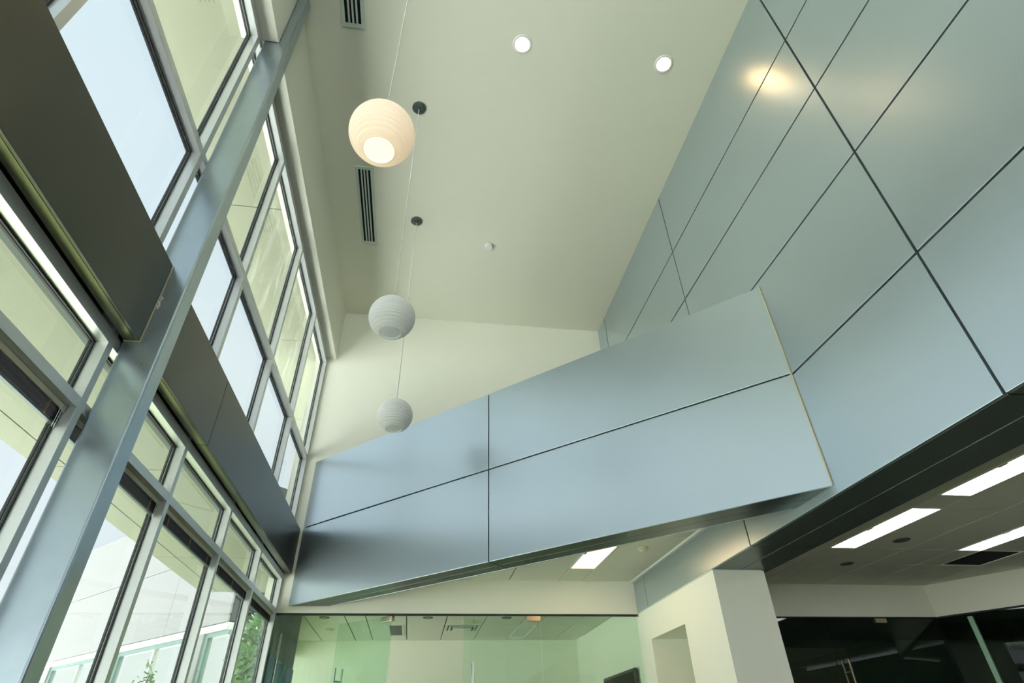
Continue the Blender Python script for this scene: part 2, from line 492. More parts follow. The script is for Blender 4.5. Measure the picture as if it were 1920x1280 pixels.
struct(slant(0.92, ZL + 0.06, 'wall_left', M['plaster']), 'plaster wall over the side window of the meeting room')
struct(slant(FZ, -0.75, 'wall_left', M['plaster']), 'plaster wall under the side window of the meeting room')
sw = struct(empty('window_side', (-1.4, 7.18, -0.75)), 'side window of the meeting room')
for k in range(4):
    slant(-0.75, 0.92, 'mullion', M['frame'], 0.04, k / 3 - (0.012 if k else 0), k / 3 + (0.012 if k < 3 else 0), 0.0, sw)
slant(-0.75, 0.92, 'pane', M['glass'], 0.004, 0.0, 1.0, 0.02, sw)

# ---- glass screen at the far end
struct(box('trim_5', (-1.085, XW, YB + 0.006, YB + 0.05, ZT - 0.010, ZT + 0.002), M['gasket']), 'thin black head channel of the glass screen')
def gpane(name, x0, x1, label):
    return struct(box(name, (x0, x1, YB + 0.024, YB + 0.032, FZ, ZT - 0.010), M['green']), label)
gpane('window_1', -1.072, -0.197, 'fixed green glass panel left of the open glass door')
gpane('window_2', 1.013, 1.846, 'fixed green glass panel at the right of the glass screen')

def pull(root, base, zt, zb, off, m, name='pull_handle'):
    mb = MB()
    b = Vector(base)
    for sgn in (1, -1):
        p = b + Vector(off) * sgn
        mb.tube([(p.x, p.y, zb), (p.x, p.y, zt)], 0.0095, 10)
    for z in (zt - 0.09, zb + 0.09):
        mb.tube([tuple(Vector((b.x, b.y, z)) + Vector(off)), tuple(Vector((b.x, b.y, z)) - Vector(off))], 0.006, 8)
    return mb.build(name, m, root)

d1 = struct(empty('door_1', (1.0, YB + 0.028, FZ)), 'closed frameless glass door leaf with tall steel pull')
box('pane', (0.380, 1.008, YB + 0.024, YB + 0.032, FZ + 0.01, ZT - 0.016), M['green'], d1, bevel=0.001)
box('patch_fitting', (0.895, 1.01, YB + 0.010, YB + 0.046, ZT - 0.052, ZT - 0.014), M['brass'], d1, bevel=0.002)
pull(d1, (0.458, YB + 0.028, 0), 0.549, -0.75, (0, 0.04, 0), M['chrome'])
d2 = struct(empty('door_2', (-0.19, YB + 0.028, FZ)), 'frameless glass door leaf standing open into the meeting room')
LD = Vector((-0.445, 0.350, 0)).normalized(); LN = Vector((LD.y, -LD.x, 0))
def lbox(s0, s1, d0, d1_, z0, z1):
    o = Vector((-0.19, YB + 0.03, 0))
    pts = [o + LD * a + LN * b for a, b in ((s0, d0), (s1, d0), (s1, d1_), (s0, d1_))]
    return MB().prism([(p.x, p.y, z0) for p in pts], (0, 0, z1 - z0))
lbox(0.0, 0.575, -0.004, 0.004, FZ + 0.01, ZT - 0.016).build('pane', M['green'], d2, bevel=0.001)
lbox(-0.004, 0.11, -0.018, 0.018, ZT - 0.052, ZT - 0.014).build('patch_fitting', M['brass'], d2, bevel=0.002)
hp = Vector((-0.19, YB + 0.03, 0)) + LD * 0.51
pull(d2, (hp.x, hp.y, 0), 0.549, -0.75, tuple(LN * 0.04), M['chrome'])

# ---- dark glass office front on the right
struct(box('trim_6', (2.21, 4.715, 5.024, 5.06, 0.874, 0.885), M['gasket']), 'black head channel over the dark office glass')
struct(box('window_3', (2.21, 3.572, 5.036, 5.044, FZ, 0.874), M['dark']), 'dark fixed glass panel beside the white pier')
struct(box('window_4', (4.206, 4.70, 5.036, 5.044, FZ, 0.874), M['dark']), 'dark fixed glass panel right of the dark glass door')
d3 = struct(empty('door_3', (4.19, 5.04, FZ)), 'dark glass office door with tall satin pull bars')
box('pane', (3.582, 4.198, 5.036, 5.044, FZ + 0.01, 0.868), M['dark'], d3, bevel=0.001)
box('patch_fitting', (4.085, 4.196, 5.022, 5.058, 0.836, 0.872), M['brass'], d3, bevel=0.002)
pull(d3, (3.667, 5.04, 0), 0.548, -0.75, (0, 0.045, 0), M['brass'])
tw = struct(tbox(0, 3.2, 0.03, 0.038, FZ, 0.874).build('window_5', M['dark']), 'dark angled glass wall at the far right')
struct(tbox(0, 3.2, 0.015, 0.06, 0.874, 0.885).build('trim_7', M['gasket']), 'black head channel over the angled dark glass')
struct(tbox(0.22, 0.26, 0.05, 0.09, FZ, 0.86).build('trim_8', M['frame']), 'slim aluminium post behind the angled dark glass')

# ---- window wall: mullions, transoms, panes
MW = 0.033
MY = [-2.5, -1.56, -0.74, 0.08, 0.895, 1.710, 2.526, 3.350, 4.168, 4.967]
places = {4: 'at the left edge of view', 5: 'behind the steel column', 6: 'right of the steel column', 7: 'third from the far corner',
          8: 'next to the far corner', 9: 'in the far corner'}
tn = 9
for k, y in enumerate(MY):
    lab = {4: 'aluminium window mullion at the left edge of view', 5: 'aluminium window mullion close behind the steel column',
           6: 'aluminium window mullion, first beyond the steel column', 7: 'aluminium window mullion, second beyond the steel column',
           8: 'aluminium window mullion, third beyond the steel column', 9: 'aluminium window mullion against the far wall'}.get(
               k, 'aluminium window mullion behind the viewer, number %s from the near end' % ('one two three four'.split()[min(k, 3)]))
    struct(box('trim_%d' % tn, (-1.146, XF, y, y + MW, FZ, 3.262), M['frame'], bevel=0.0012), lab)
    tn += 1
TR = [(-1.056 + 0.0, -1.0, 'sill'), (0.885, 0.920, 'transom'), (1.135, 1.179, 'lower window head'), (1.425, 1.460, 'upper window sill'),
      (2.163, 2.200, 'upper transom'), (3.213, 3.262, 'upper window head')]
bays = [(MY[i] + MW, MY[i + 1]) for i in range(len(MY) - 1)]
bayname = ['in the first bay behind the viewer', 'in the second bay behind the viewer', 'in the third bay behind the viewer',
           'in the bay beside the viewer', 'in the bay left of the steel column', 'in the first bay beyond the steel column',
           'in the second bay beyond the steel column', 'in the third bay beyond the steel column', 'in the last bay by the far corner']
for bi, (a, b) in enumerate(bays):
    for (z0, z1, nm) in TR:
        struct(box('trim_%d' % tn, (-1.146, XF, a, b, z0, z1), M['frame'], bevel=0.0012), 'aluminium %s rail %s' % (nm, bayname[bi]))
        tn += 1
struct(box('wall_left', (-1.185, -1.147, YN, YB, 1.15, 1.455), M['darkwall']), 'spandrel wall hidden behind the dark metal band')
wnum = 6
WROWS = [(-1.0, 0.885, 'tall lower window'), (0.920, 1.135, 'small high-level window'), (1.460, 2.163, 'lower pane of the upper windows'),
         (2.200, 3.213, 'top pane of the upper windows')]
def ring(mb, x0, x1, a, b, z0, z1, w):
    mb.box(x0, x1, a, b, z0, z0 + w); mb.box(x0, x1, a, b, z1 - w, z1)
    mb.box(x0, x1, a, a + w, z0 + w, z1 - w); mb.box(x0, x1, b - w, b, z0 + w, z1 - w)
for bi, (a, b) in enumerate(bays):
    for ri, (z0, z1, nm) in enumerate(WROWS):
        r = struct(empty('window_%d' % wnum, (XG, (a + b) / 2, z0)), '%s %s' % (nm, bayname[bi])); wnum += 1
        mb = MB(); ring(mb, XG, XG + 0.006, a, b, z0, z1, 0.007); mb.build('gasket', M['gasket'], r)
        box('pane', (XG - 0.006, XG - 0.001, a, b, z0, z1), M['glass_streak'] if ri == 3 and bi >= 6 else M['glass'], r)
        mb = MB(); ring(mb, XG - 0.016, XG - 0.007, a, b, z0, z1, 0.003); mb.build('outer_gasket', M['gasket'], r)

# near end of the lobby, behind the viewer: unseen glazed entrance screen, taken up to the ceiling for added daylight
ne = struct(empty('window_near', (0.4, YN, FZ)), 'unseen glazed entrance screen behind the viewer, raised to the ceiling for extra daylight')
for x in (-1.085, -0.36, 0.37, 1.10, 1.82):
    box('mullion', (x, x + 0.03, YN - 0.1, YN, FZ, 3.86), M['frame'], ne)
for z in (FZ, 0.9, 2.1, 3.27, 3.83):
    box('transom', (-1.085, 1.85, YN - 0.098, YN - 0.002, z, z + 0.03), M['frame'], ne)
box('pane', (-1.085, 1.85, YN - 0.06, YN - 0.055, FZ, 3.86), M['glass'], ne)
struct(box('wall_near', (-1.2, 1.97, YN - 0.1, YN, 3.86, ZC), M['plaster']), 'plaster wall over the entrance screen behind the viewer')
struct(box('ground', (-1.2, 20, -40, YN - 0.1, FZ - 0.09, FZ - 0.03), M['ground']), 'pale paving outside the entrance')

# ================================================================== THINGS IN THE LOBBY
# ---- steel column
col = tag(empty('steel_column', (-1.0125, 1.805, FZ)), 'tall grey-blue steel column rising in front of the windows to the ceiling', 'column')
box('shaft', (-1.080, -0.945, 1.765, 1.845, FZ, ZC), M['steel'], col, bevel=0.013, segs=5)
mb = MB()
for t in range(6):
    mb.tube([(-1.012 + 0.003 * math.sin(t * 2.1), 1.7635, 1.385 - t * 0.0098), (-1.020 + 0.004 * (t % 2), 1.7625, 1.381 - t * 0.0098),
             (-1.010 + 0.003 * math.cos(t * 1.7), 1.7635, 1.377 - t * 0.0098)], 0.0022, 5)
mb.build('tape_scrap', M['white'], col)

# ---- dark metal band between upper and lower windows
def fascia(y_list, label, end=None):
    r = tag(empty('window_fascia', (-1.05, (y_list[0] + y_list[-1]) / 2, 1.18)), label, 'fascia')
    for a, b in zip(y_list[:-1], y_list[1:]):
        g = 0.0025
        mb = MB().box(-1.034, -1.022, a + g, b - g, 1.180, 1.536)
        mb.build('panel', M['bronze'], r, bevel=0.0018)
        box('soffit_panel', (-1.074, -1.0355, a + g, b - g, 1.181, 1.192), M['bronze_reflected_tint'], r, bevel=0.001)
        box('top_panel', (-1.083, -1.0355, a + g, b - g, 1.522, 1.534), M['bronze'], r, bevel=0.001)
    box('backing', (-1.083, -1.037, y_list[0], y_list[-1], 1.194, 1.520), M['joint'], r)
    if end:
        mb = MB()
        mb.box(-1.024, -1.0185, end - 0.003, end, 1.176, 1.536)
        mb.box(-1.076, -1.024, end - 0.003, end, 1.176, 1.1815)
        mb.build('end_bead', M['edge'], r)
    return r
fascia([YN, -0.82, 1.760], 'dark bronze metal band over the lower windows, left of the column', 1.764)
fascia([1.848, 2.596, 4.985], 'dark bronze metal band over the lower windows, right of the column')

# ---- angled panelled beam crossing the room
A, B = Vector((1.85, 2.235, 0)), Vector((-1.003, 4.998, 0))
U = (B - A).normalized(); L = (B - A).length
NB = Vector((-U.y, U.x, 0))
if NB.dot(Vector((1, 1, 0))) < 0: NB = -NB
TH = (Vector((1.85, 2.551, 0)) - A).dot(NB)
ZB0, ZBM, ZB1 = 0.944, 1.553, 2.152
def bslab(s0, s1, d0, d1_, z0, z1):
    pts = []
    for s, d in ((s0, d0), (s1, d0), (s1, d1_), (s0, d1_)):
        pts.append(A + U * s + NB * d)
    return pts
def bprism(s0, s1, d0, d1_, z0, z1, ends=(True, True)):
    # slab along the beam, cut square to the right wall (x = XW) and back wall (y = YB)
    pts = []
    for s, d, e in ((s0, d0, 0), (s1, d0, 1), (s1, d1_, 1), (s0, d1_, 0)):
        p = A + U * s + NB * d
        if e == 0 and s0 < 0.02:
            p = p + U * ((XW - 0.001 - p.x) / U.x)
        if e == 1 and s1 > L - 0.02:
            p = p + U * ((YB - 0.001 - p.y) / U.y)
        pts.append((p.x, p.y, z0))
    return MB().prism(pts, (0, 0, z1 - z0))
bm_ = tag(empty('bulkhead_beam', ((A + B) / 2)[:2] + (ZB0,)), 'deep grey metal-panelled beam crossing the lobby at an angle', 'beam')
SJ = 0.502 * L
g = 0.0048
bprism(0, L, 0.013, TH - 0.013, ZB0 + 0.012, ZB1 - 0.012).build('core', M['joint'], bm_)
for (s0, s1) in ((0, SJ - g), (SJ + g, L)):
    for (z0, z1) in ((ZB0, ZBM - g), (ZBM + g, ZB1)):
        bprism(s0, s1, 0, 0.0125, z0, z1).build('panel', M['panel'], bm_, bevel=0.002)
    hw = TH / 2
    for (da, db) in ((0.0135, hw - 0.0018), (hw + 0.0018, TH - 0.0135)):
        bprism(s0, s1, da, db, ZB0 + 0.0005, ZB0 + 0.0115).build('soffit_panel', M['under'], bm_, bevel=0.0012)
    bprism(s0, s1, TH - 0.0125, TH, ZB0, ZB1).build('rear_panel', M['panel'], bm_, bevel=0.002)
    bprism(s0, s1, 0.0135, TH - 0.0135, ZB1 - 0.0115, ZB1 - 0.0005).build('top_panel', M['panel'], bm_, bevel=0.0012)
mb = MB()
for (z0, z1) in ((ZB0 + 0.002, ZB1),):
    mb.box(XW - 0.006, XW - 0.0005, 2.226, 2.234, z0, z1)
mb.build('edge_trim', M['edge'], bm_, bevel=0.001)

# ---- ribbed globe pendants
def pendant(x, y, z, lit, label):
    r = tag(empty('pendant_lamp', (x, y, ZC)), label, 'pendant lamp', 'ribbed globe pendants in a row')
    R_ = 0.122
    prof = []
    N = 13; zb, zt = -0.101, 0.1175
    pitch = (zt - zb) / N
    steps = N * 8
    for i in range(steps + 1):
        zz = zt - (zt - zb) * i / steps
        ph = ((zt - zz) / pitch) % 1.0
        rib = 0.0085 * (abs(math.sin(math.pi * ph)) ** 0.6 - 0.75) * (0.45 + 0.55 * min(1, (zt - zz) / 0.10))
        prof.append((max(0.008, math.sqrt(max(0, R_ * R_ - zz * zz)) + rib - 0.001), z + zz))
    ro = prof[-1][0]; ri = 0.0565
    prof += [(ro - 0.004, z + zb - 0.004), (ri + 0.003, z + zb - 0.004), (ri, z + zb)]
    for i in range(0, 41):                                   # inner wall, ribbed as well
        zz = zb + 0.006 + (0.205) * i / 40
        rr = math.sqrt(max(0.0001, (R_ - 0.007) ** 2 - zz * zz))
        if i < 3: rr = ri + (rr - ri) * i / 3.0
        prof.append((max(0.006, rr + 0.0022 * math.cos(2 * math.pi * zz / pitch)), z + zz))
    prof.append((0.006, z + zt - 0.004))
    mb = MB().lathe(x, y, prof, 72, closed=True)
    sh = mb.build('shade', M['opal_lit'] if lit else M['opal'], r, smooth=True)
    sk = MB().lathe(x, y, [(0.0, z + 0.115), (0.016, z + 0.113), (0.018, z + 0.062), (0.014, z + 0.050), (0.0, z + 0.050)], 20).build('socket', M['white'], r)
    bl = [(0.0, z - 0.012)] + [(0.022 * math.sin(t), z + 0.012 - 0.024 * math.cos(t)) for t in [0.3 * k for k in range(1, 8)]] + [(0.011, z + 0.048), (0.0, z + 0.05)]
    MB().lathe(x, y, bl, 20).build('bulb', M['bulb_lit'] if lit else M['bulb'], sk, smooth=True)
    MB().tube([(x, y, ZC - 0.01), (x + 0.0015, y, (ZC + z) / 2), (x, y, z + 0.116)], 0.0021, 8).build('cord', M['cord'], r)
    MB().tube([(x + 0.006, y + 0.003, ZC - 0.01), (x + 0.0045, y + 0.002, (ZC + z) / 2), (x + 0.003, y, z + 0.116)], 0.0009, 6).build('suspension_wire', M['chrome'], r)
    MB().lathe(x, y, [(0.050, ZC), (0.050, ZC - 0.010), (0.047, ZC - 0.013), (0.012, ZC - 0.014), (0.010, ZC - 0.022), (0.0, ZC - 0.022)], 40).build('canopy', M['canopy'], r)
    if lit:
        pl = bpy.data.lights.new('pendant_glow', 'POINT')
        pl.energy = 0.6; pl.color = (1.0, 0.84, 0.64); pl.shadow_soft_size = 0.03
        po = bpy.data.objects.new('pendant_glow', pl); C.objects.link(po)
        po.parent = r; po.location = W((x, y, z - 0.03)) - ABS[r.name]
    return r
pendant(-0.257, 1.325, 1.908, True, 'glowing warm ribbed globe pendant, nearest of the three, largest in view')
pendant(-0.243, 2.444, 1.896, False, 'unlit white ribbed globe pendant in the middle of the row')
pendant(-0.248, 3.565, 1.902, False, 'unlit white ribbed globe pendant farthest away, in front of the angled beam')

# ---- recessed downlights in the high ceiling
def downlight(x, y, label, energy):
    r = tag(empty('recessed_downlight', (x, y, ZC)), label, 'downlight', 'downlights in the high ceiling')
    MB().lathe(x, y, [(0.049, ZC), (0.050, ZC - 0.005), (0.062, ZC - 0.005), (0.066, ZC - 0.002), (0.066, ZC)], 40, closed=True).build('trim_ring', M['white'], r, smooth=False)
    MB().lathe(x - 0.004, y, [(0.0, ZC - 0.0045), (0.044, ZC - 0.0042), (0.046, ZC - 0.001), (0.0, ZC - 0.001)], 32).build('lens', M['lens'], r)
    sp = bpy.data.lights.new('downlight_beam', 'SPOT')
    sp.energy = energy; sp.color = (1.0, 0.74, 0.45); sp.spot_size = math.radians(75); sp.spot_blend = 0.8; sp.shadow_soft_size = 0.06
    so_ = bpy.data.objects.new('downlight_beam', sp); C.objects.link(so_)
    so_.parent = r; so_.location = W((x, y, ZC - 0.02)) - ABS[r.name]
    return r
downlight(0.445, 1.878, 'glowing recessed downlight in mid ceiling, left one of the pair', 14)
downlight(1.456, 1.877, 'glowing recessed downlight close to the panelled wall, right one of the pair', 14)
DS = tag(empty('ceiling_sensor', (0.435, 3.797, ZC)), 'small round white sensor plate alone on the high ceiling', 'sensor')
MB().lathe(0.435, 3.797, [(0.038, ZC), (0.038, ZC - 0.016), (0.034, ZC - 0.022), (0.0, ZC - 0.024)], 36).build('cover', M['white'], DS)
MB().lathe(0.435, 3.797, [(0.043, ZC), (0.044, ZC - 0.002), (0.0385, ZC - 0.003), (0.0385, ZC)], 36, closed=True).build('rim', M['unlit'], DS)

# ---- linear slot vents
def vent(x0, x1, y0, y1, label):
    r = tag(empty('slot_vent', ((x0 + x1) / 2, (y0 + y1) / 2, ZC)), label, 'vent', 'slot vents in the high ceiling')
    box('void', (x0 + 0.012, x1 - 0.012, y0 + 0.02, y1 - 0.02, ZC - 0.002, ZC - 0.0005), M['black'], r)
    mb = MB()
    mb.box(x0, x0 + 0.022, y0, y1, ZC - 0.008, ZC); mb.box(x1 - 0.022, x1, y0, y1, ZC - 0.008, ZC)
    mb.box(x0 + 0.022, x1 - 0.022, y0, y0 + 0.026, ZC - 0.008, ZC); mb.box(x0 + 0.022, x1 - 0.022, y1 - 0.026, y1, ZC - 0.008, ZC)
    mb.build('frame', M['vent'], r)
    w = (x1 - x0 - 0.044)
    for k in range(1, 4):
        xc = x0 + 0.022 + w * k / 4
        box('slat', (xc - 0.0058, xc + 0.0058, y0 + 0.026, y1 - 0.026, ZC - 0.010, ZC - 0.002), M['vent'], r)
    return r
vent(-0.752, -0.606, 1.05, 1.920, 'green-tinged slot vent cut by the top edge of view')
vent(-0.752, -0.610, 3.030, 3.900, 'green-tinged slot vent just behind the glowing pendant')

# ---- venetian blinds drawn up in the lower windows
slat_me = None
def blind(a, b, label):
    global slat_me
    r = tag(empty('venetian_blind', (-1.120, (a + b) / 2, 0.80)), label, 'blind', 'blinds drawn up in the lower windows')
    a += 0.010; b -= 0.010
    x0, x1 = -1.1285, -1.112
    hr = box('headrail', (x0, x1 + 0.002, a, b, 0.8665, 0.8845), M['rail'], r, bevel=0.003)
    n = 13
    if slat_me is None:
        mb = MB()
        mb.poly([(x0, a, 0), (-1.120, a, 0.0014), (x1, a, 0), (x1, b, 0), (-1.120, b, 0.0014), (x0, b, 0),
                 (x0, a, -0.0013), (-1.120, a, 0.0003), (x1, a, -0.0013), (x1, b, -0.0013), (-1.120, b, 0.0003), (x0, b, -0.0013)],
                [(0, 1, 4, 5), (1, 2, 3, 4), (6, 11, 10, 7), (7, 10, 9, 8), (0, 5, 11, 6), (2, 8, 9, 3), (0, 6, 7, 1), (1, 7, 8, 2), (5, 4, 10, 11), (4, 3, 9, 10)])
        org = Vector((-1.120, (a + b) / 2, 0))
        slat_me = bpy.data.meshes.new('slat')
        slat_me.from_pydata([((v[0] - org.x) * S, (v[1] - org.y) * S, v[2] * S) for v in mb.v], [], mb.f)
        slat_me.materials.append(M['slat'])
        slat_me['len'] = b - a
    for k in range(n):
        z = 0.8262 + k * 0.0032
        o = link('slat', slat_me, W((-1.120 + 0.0006 * math.sin(k * 5.1), (a + b) / 2, z)), r)
        o.scale = (1, (b - a) / slat_me['len'], 1)
    box('bottom_rail', (x0, x1, a, b, 0.8165, 0.8235), M['brail'], r, bevel=0.003)
    for t in (0.12, 0.52, 0.90):
        yc = a + (b - a) * t
        mb = MB()
        for q in range(2):
            path = []
            for i in range(26):
                zz = 0.818 + i * 0.0019
                path.append((x1 + 0.0022 + 0.0018 * math.sin(i * 2.4 + q), yc + 0.005 * math.sin(i * 1.9 + q * 2), zz))
            mb.tube(path, 0.0011, 4)
        mb.build('ladder_cord', M['ladder'], r)
    for q in (0.012, 0.022):
        MB().tube([(x1 + 0.004, b - q, 0.876), (x1 + 0.0045, b - q - 0.001, 0.845), (x1 + 0.004, b - q, 0.803)], 0.0012, 5).build('pull_cord', M['cord'], hr)
    MB().box(x0 + 0.002, x1 + 0.002, b - 0.004, b + 0.006, 0.862, 0.884).build('end_bracket', M['white'], hr, bevel=0.001)
blabs = {4: 'black venetian blind drawn up left of the steel column', 5: 'black venetian blind in the first lower window right of the column',
         6: 'black venetian blind in the second lower window right of the column', 7: 'black venetian blind in the third lower window right of the column',
         8: 'black venetian blind in the last lower window by the glass screen'}
for k, lab in blabs.items():
    blind(*bays[k], lab)

# ================================================================== LOW CEILING FITTINGS
def troffer(x0, x1, y0, y1, label, mtl, group, clipn=True):
    r = tag(empty('troffer_light', ((x0 + x1) / 2, (y0 + y1) / 2, ZL)), label, 'ceiling light', group)
    mb = MB(); w = 0.010
    mb.box(x0, x0 + w, y0, y1, ZL - 0.004, ZL + 0.007); mb.box(x1 - w, x1, y0, y1, ZL - 0.004, ZL + 0.007)
    mb.box(x0 + w, x1 - w, y0, y0 + w, ZL - 0.004, ZL + 0.007); mb.box(x0 + w, x1 - w, y1 - w, y1, ZL - 0.004, ZL + 0.007)
    mb.build('frame', M['tgrid'], r)
    box('diffuser', (x0 + w, x1 - w, y0 + w, y1 - w, ZL + 0.001, ZL + 0.005), mtl, r)
    if clipn:
        yc = (y0 + y1) / 2
        box('clip', (x0 + w, x0 + w + 0.016, yc - 0.03, yc + 0.03, ZL - 0.003, ZL + 0.002), M['slatgrey'], r)
    return r
troffer(2.998, 3.212, 3.025, 3.885, 'bright office troffer light nearest the dark soffit edge, in the middle of the ceiling', M['tube'], 'office troffer lights')
troffer(2.998, 3.212, 1.95, 2.81, 'bright office troffer light cut by the right edge, upper one', M['tube'], 'office troffer lights')
troffer(4.07, 4.285, 3.025, 3.885, 'bright office troffer light cut by the right edge, next to the black opening', M['tube'], 'office troffer lights')
troffer(2.998, 3.212, 0.53, 1.39, 'bright office troffer light beyond the right edge of view', M['tube'], 'office troffer lights')
troffer(4.07, 4.285, 1.95, 2.81, 'bright office troffer light deep in the office out of view', M['tube'], 'office troffer lights')
troffer(1.182, 1.39, 3.72, 4.58, 'warm bright ceiling light half hidden behind the angled beam', M['tube_warm'], 'lobby lower ceiling light')
troffer(1.182, 1.39, 7.11, 7.97, 'unlit troffer light in the meeting room ceiling behind the glass', M['unlit'], 'meeting room light', False)
vo = tag(empty('return_grille', (4.478, 4.098, ZL)), 'square black return-air opening in the office ceiling', 'grille')
box('void', (4.289, 4.668, 3.889, 4.307, ZL + 0.004, ZL + 0.0075), M['black'], vo)
mb = MB(); ring2 = [(4.285, 4.291, 3.885, 4.31), (4.664, 4.670, 3.885, 4.31), (4.291, 4.664, 3.885, 3.891), (4.291, 4.664, 4.304, 4.31)]
for q in ring2: mb.box(*q, ZL - 0.002, ZL + 0.004)
mb.build('frame', M['tgrid'], vo)

def disc(name, x, y, r_, label, cat, m, group, z=ZL, depth=0.006, core=None):
    t = tag(empty(name, (x, y, z)), label, cat, group)
    MB().lathe(x, y, [(r_, z), (r_, z - depth * 0.5), (r_ * 0.9, z - depth), (r_ * 0.62, z - depth), (r_ * 0.60, z - depth * 0.4), (r_ * 0.60, z)], 32, closed=True).build('rim', m, t)
    MB().lathe(x, y, [(r_ * 0.6, z), (r_ * 0.6, z - depth * 0.4), (0.0, z - depth * 0.5)], 32).build('grille', core or m, t)
    return t
disc('ceiling_speaker', 3.43, 3.672, 0.058, 'round grey ceiling speaker beside the office troffer light', 'speaker', M['slatgrey'], 'office ceiling speakers')
disc('ceiling_speaker', 3.434, 4.312, 0.052, 'smaller round grey ceiling disc nearer the far office wall', 'speaker', M['slatgrey'], 'office ceiling speakers')
for x, y, lab in ((0.118, 6.672, 'dark recessed meeting room downlight just right of the open door'),
                  (0.969, 6.669, 'dark recessed meeting room downlight near the bronze patch fitting'),
                  (-0.956, 6.679, 'dark recessed meeting room downlight at far left behind the glass')):
    disc('meeting_downlight', x, y, 0.055, lab, 'downlight', M['slatgrey'], 'meeting room downlights', core=M['unlit'])
def detector(x, y, label, r_=0.05):
    t = tag(empty('smoke_detector', (x, y, ZL)), label, 'smoke detector', 'ceiling smoke detectors')
    MB().lathe(x, y, [(r_, ZL), (r_, ZL - 0.008), (r_ * 0.9, ZL - 0.012), (r_ * 0.72, ZL - 0.013)], 28).build('base', M['beige'], t)
    MB().lathe(x, y, [(r_ * 0.72, ZL - 0.013), (r_ * 0.72, ZL - 0.020), (r_ * 0.5, ZL - 0.027), (0.0, ZL - 0.028)], 28).build('cap', M['beige'], t)
detector(-0.979, 7.38, 'ivory smoke detector on the meeting room ceiling, left')
detector(1.585, 3.99, 'ivory smoke detector on the low ceiling behind the angled beam', 0.040)
em = tag(empty('sensor_box', (0.56, 6.86, ZL)), 'small ivory sensor box on the meeting room ceiling', 'sensor')
box('housing', (0.50, 0.62, 6.82, 6.90, ZL - 0.030, ZL), M['beige'], em, bevel=0.006)
MB().lathe(0.56, 6.86, [(0.02, ZL - 0.030), (0.018, ZL - 0.038), (0.0, ZL - 0.041)], 20).build('lens', M['unlit'], em)
spk = tag(empty('sprinkler_head', (0.62, 6.45, ZL)), 'small steel sprinkler head on the meeting room ceiling', 'sprinkler')
MB().lathe(0.62, 6.45, [(0.035, ZL), (0.034, ZL - 0.004), (0.012, ZL - 0.006), (0.009, ZL - 0.03), (0.0, ZL - 0.03)], 24).build('rose', M['chrome'], spk)
MB().lathe(0.62, 6.45, [(0.0, ZL - 0.034), (0.022, ZL - 0.036), (0.022, ZL - 0.039), (0.0, ZL - 0.039)], 20).build('deflector', M['chrome'], spk)
gv = tag(empty('air_diffuser', (0.53, 7.30, ZL)), 'square white air diffuser in the meeting room ceiling', 'vent', 'meeting room air diffusers')
mb = MB()
for k, w in enumerate((0.20, 0.155, 0.11)):
    x0, x1, y0, y1 = 0.53 - w, 0.53 + w, 7.30 - w, 7.30 + w
    z0 = ZL - 0.006 - 0.006 * k
    for q in ((x0, x0 + 0.022, y0, y1), (x1 - 0.022, x1, y0, y1), (x0 + 0.022, x1 - 0.022, y0, y0 + 0.022), (x0 + 0.022, x1 - 0.022, y1 - 0.022, y1)):
        mb.box(*q, z0, z0 + 0.006)
mb.build('frame', M['vent'], gv)
box('plate', (0.43, 0.63, 7.20, 7.40, ZL - 0.024, ZL - 0.020), M['tile'], gv)
box('throat', (0.36, 0.70, 7.13, 7.47, ZL - 0.003, ZL - 0.0005), M['slatgrey'], gv)
gv2 = tag(empty('air_diffuser', (-0.24, 7.4, ZL)), 'narrow grey slot diffuser in the meeting room ceiling beside the open door', 'vent', 'meeting room air diffusers')
box('throat', (-0.30, -0.16, 7.12, 7.80, ZL - 0.003, ZL - 0.0005), M['slatgrey'], gv2)
mb = MB()
for q in ((-0.32, -0.30, 7.10, 7.82), (-0.16, -0.14, 7.10, 7.82), (-0.30, -0.16, 7.10, 7.12), (-0.30, -0.16, 7.80, 7.82)):
    mb.box(*q, ZL - 0.008, ZL)
mb.build('frame', M['vent'], gv2)

# ---- screen on the meeting room wall
tv = tag(empty('wall_screen', (2.10, 6.2, 0.30)), 'black flat screen on the right wall of the meeting room', 'screen')
box('casing', (2.085, 2.120, 5.95, 7.0, -0.05, 0.600), M['screen'], tv, bevel=0.02)
box('display', (2.082, 2.0848, 5.985, 6.965, -0.02, 0.57), M['black'], tv)
box('bracket', (2.120, 2.139, 6.4, 6.55, 0.15, 0.40), M['canopy'], tv)

# ---- cabinet in the dark office
cb = tag(empty('tall_cabinet', (3.3, 5.55, FZ)), 'dark walnut tall cabinet behind the dark office glass', 'cabinet')
box('carcass', (2.75, 4.05, 5.48, 5.9, FZ, 0.70), M['wood'], cb)
for x0, x1, z0, z1 in ((2.76, 3.40, 0.27, 0.69), (3.41, 4.04, 0.27, 0.69), (2.76, 3.40, -0.75, 0.26), (3.41, 4.04, -0.75, 0.26)):
    cd_ = box('door', (x0, x1, 5.468, 5.479, z0, z1), M['wood'], cb, bevel=0.001)
    if x0 < 3 and z0 < 0: MB().tube([(3.36, 5.455, 0.20), (3.36, 5.455, -0.6)], 0.009, 8).build('handle', M['brass'], cd_)
# shelving unit behind the angled glass
sh = tag(empty('wall_shelf', (6.2, 5.9, FZ)), 'pale low shelf unit glimpsed behind the angled dark glass', 'shelf')
for z in (0.10, 0.36):
    box('shelf_board', (5.3, 7.3, 5.75, 6.1, z, z + 0.03), M['wood'], sh)
for x in (5.3, 6.28, 7.27):
    box('upright', (x, x + 0.03, 5.75, 6.1, FZ, 0.42), M['wood'], sh)

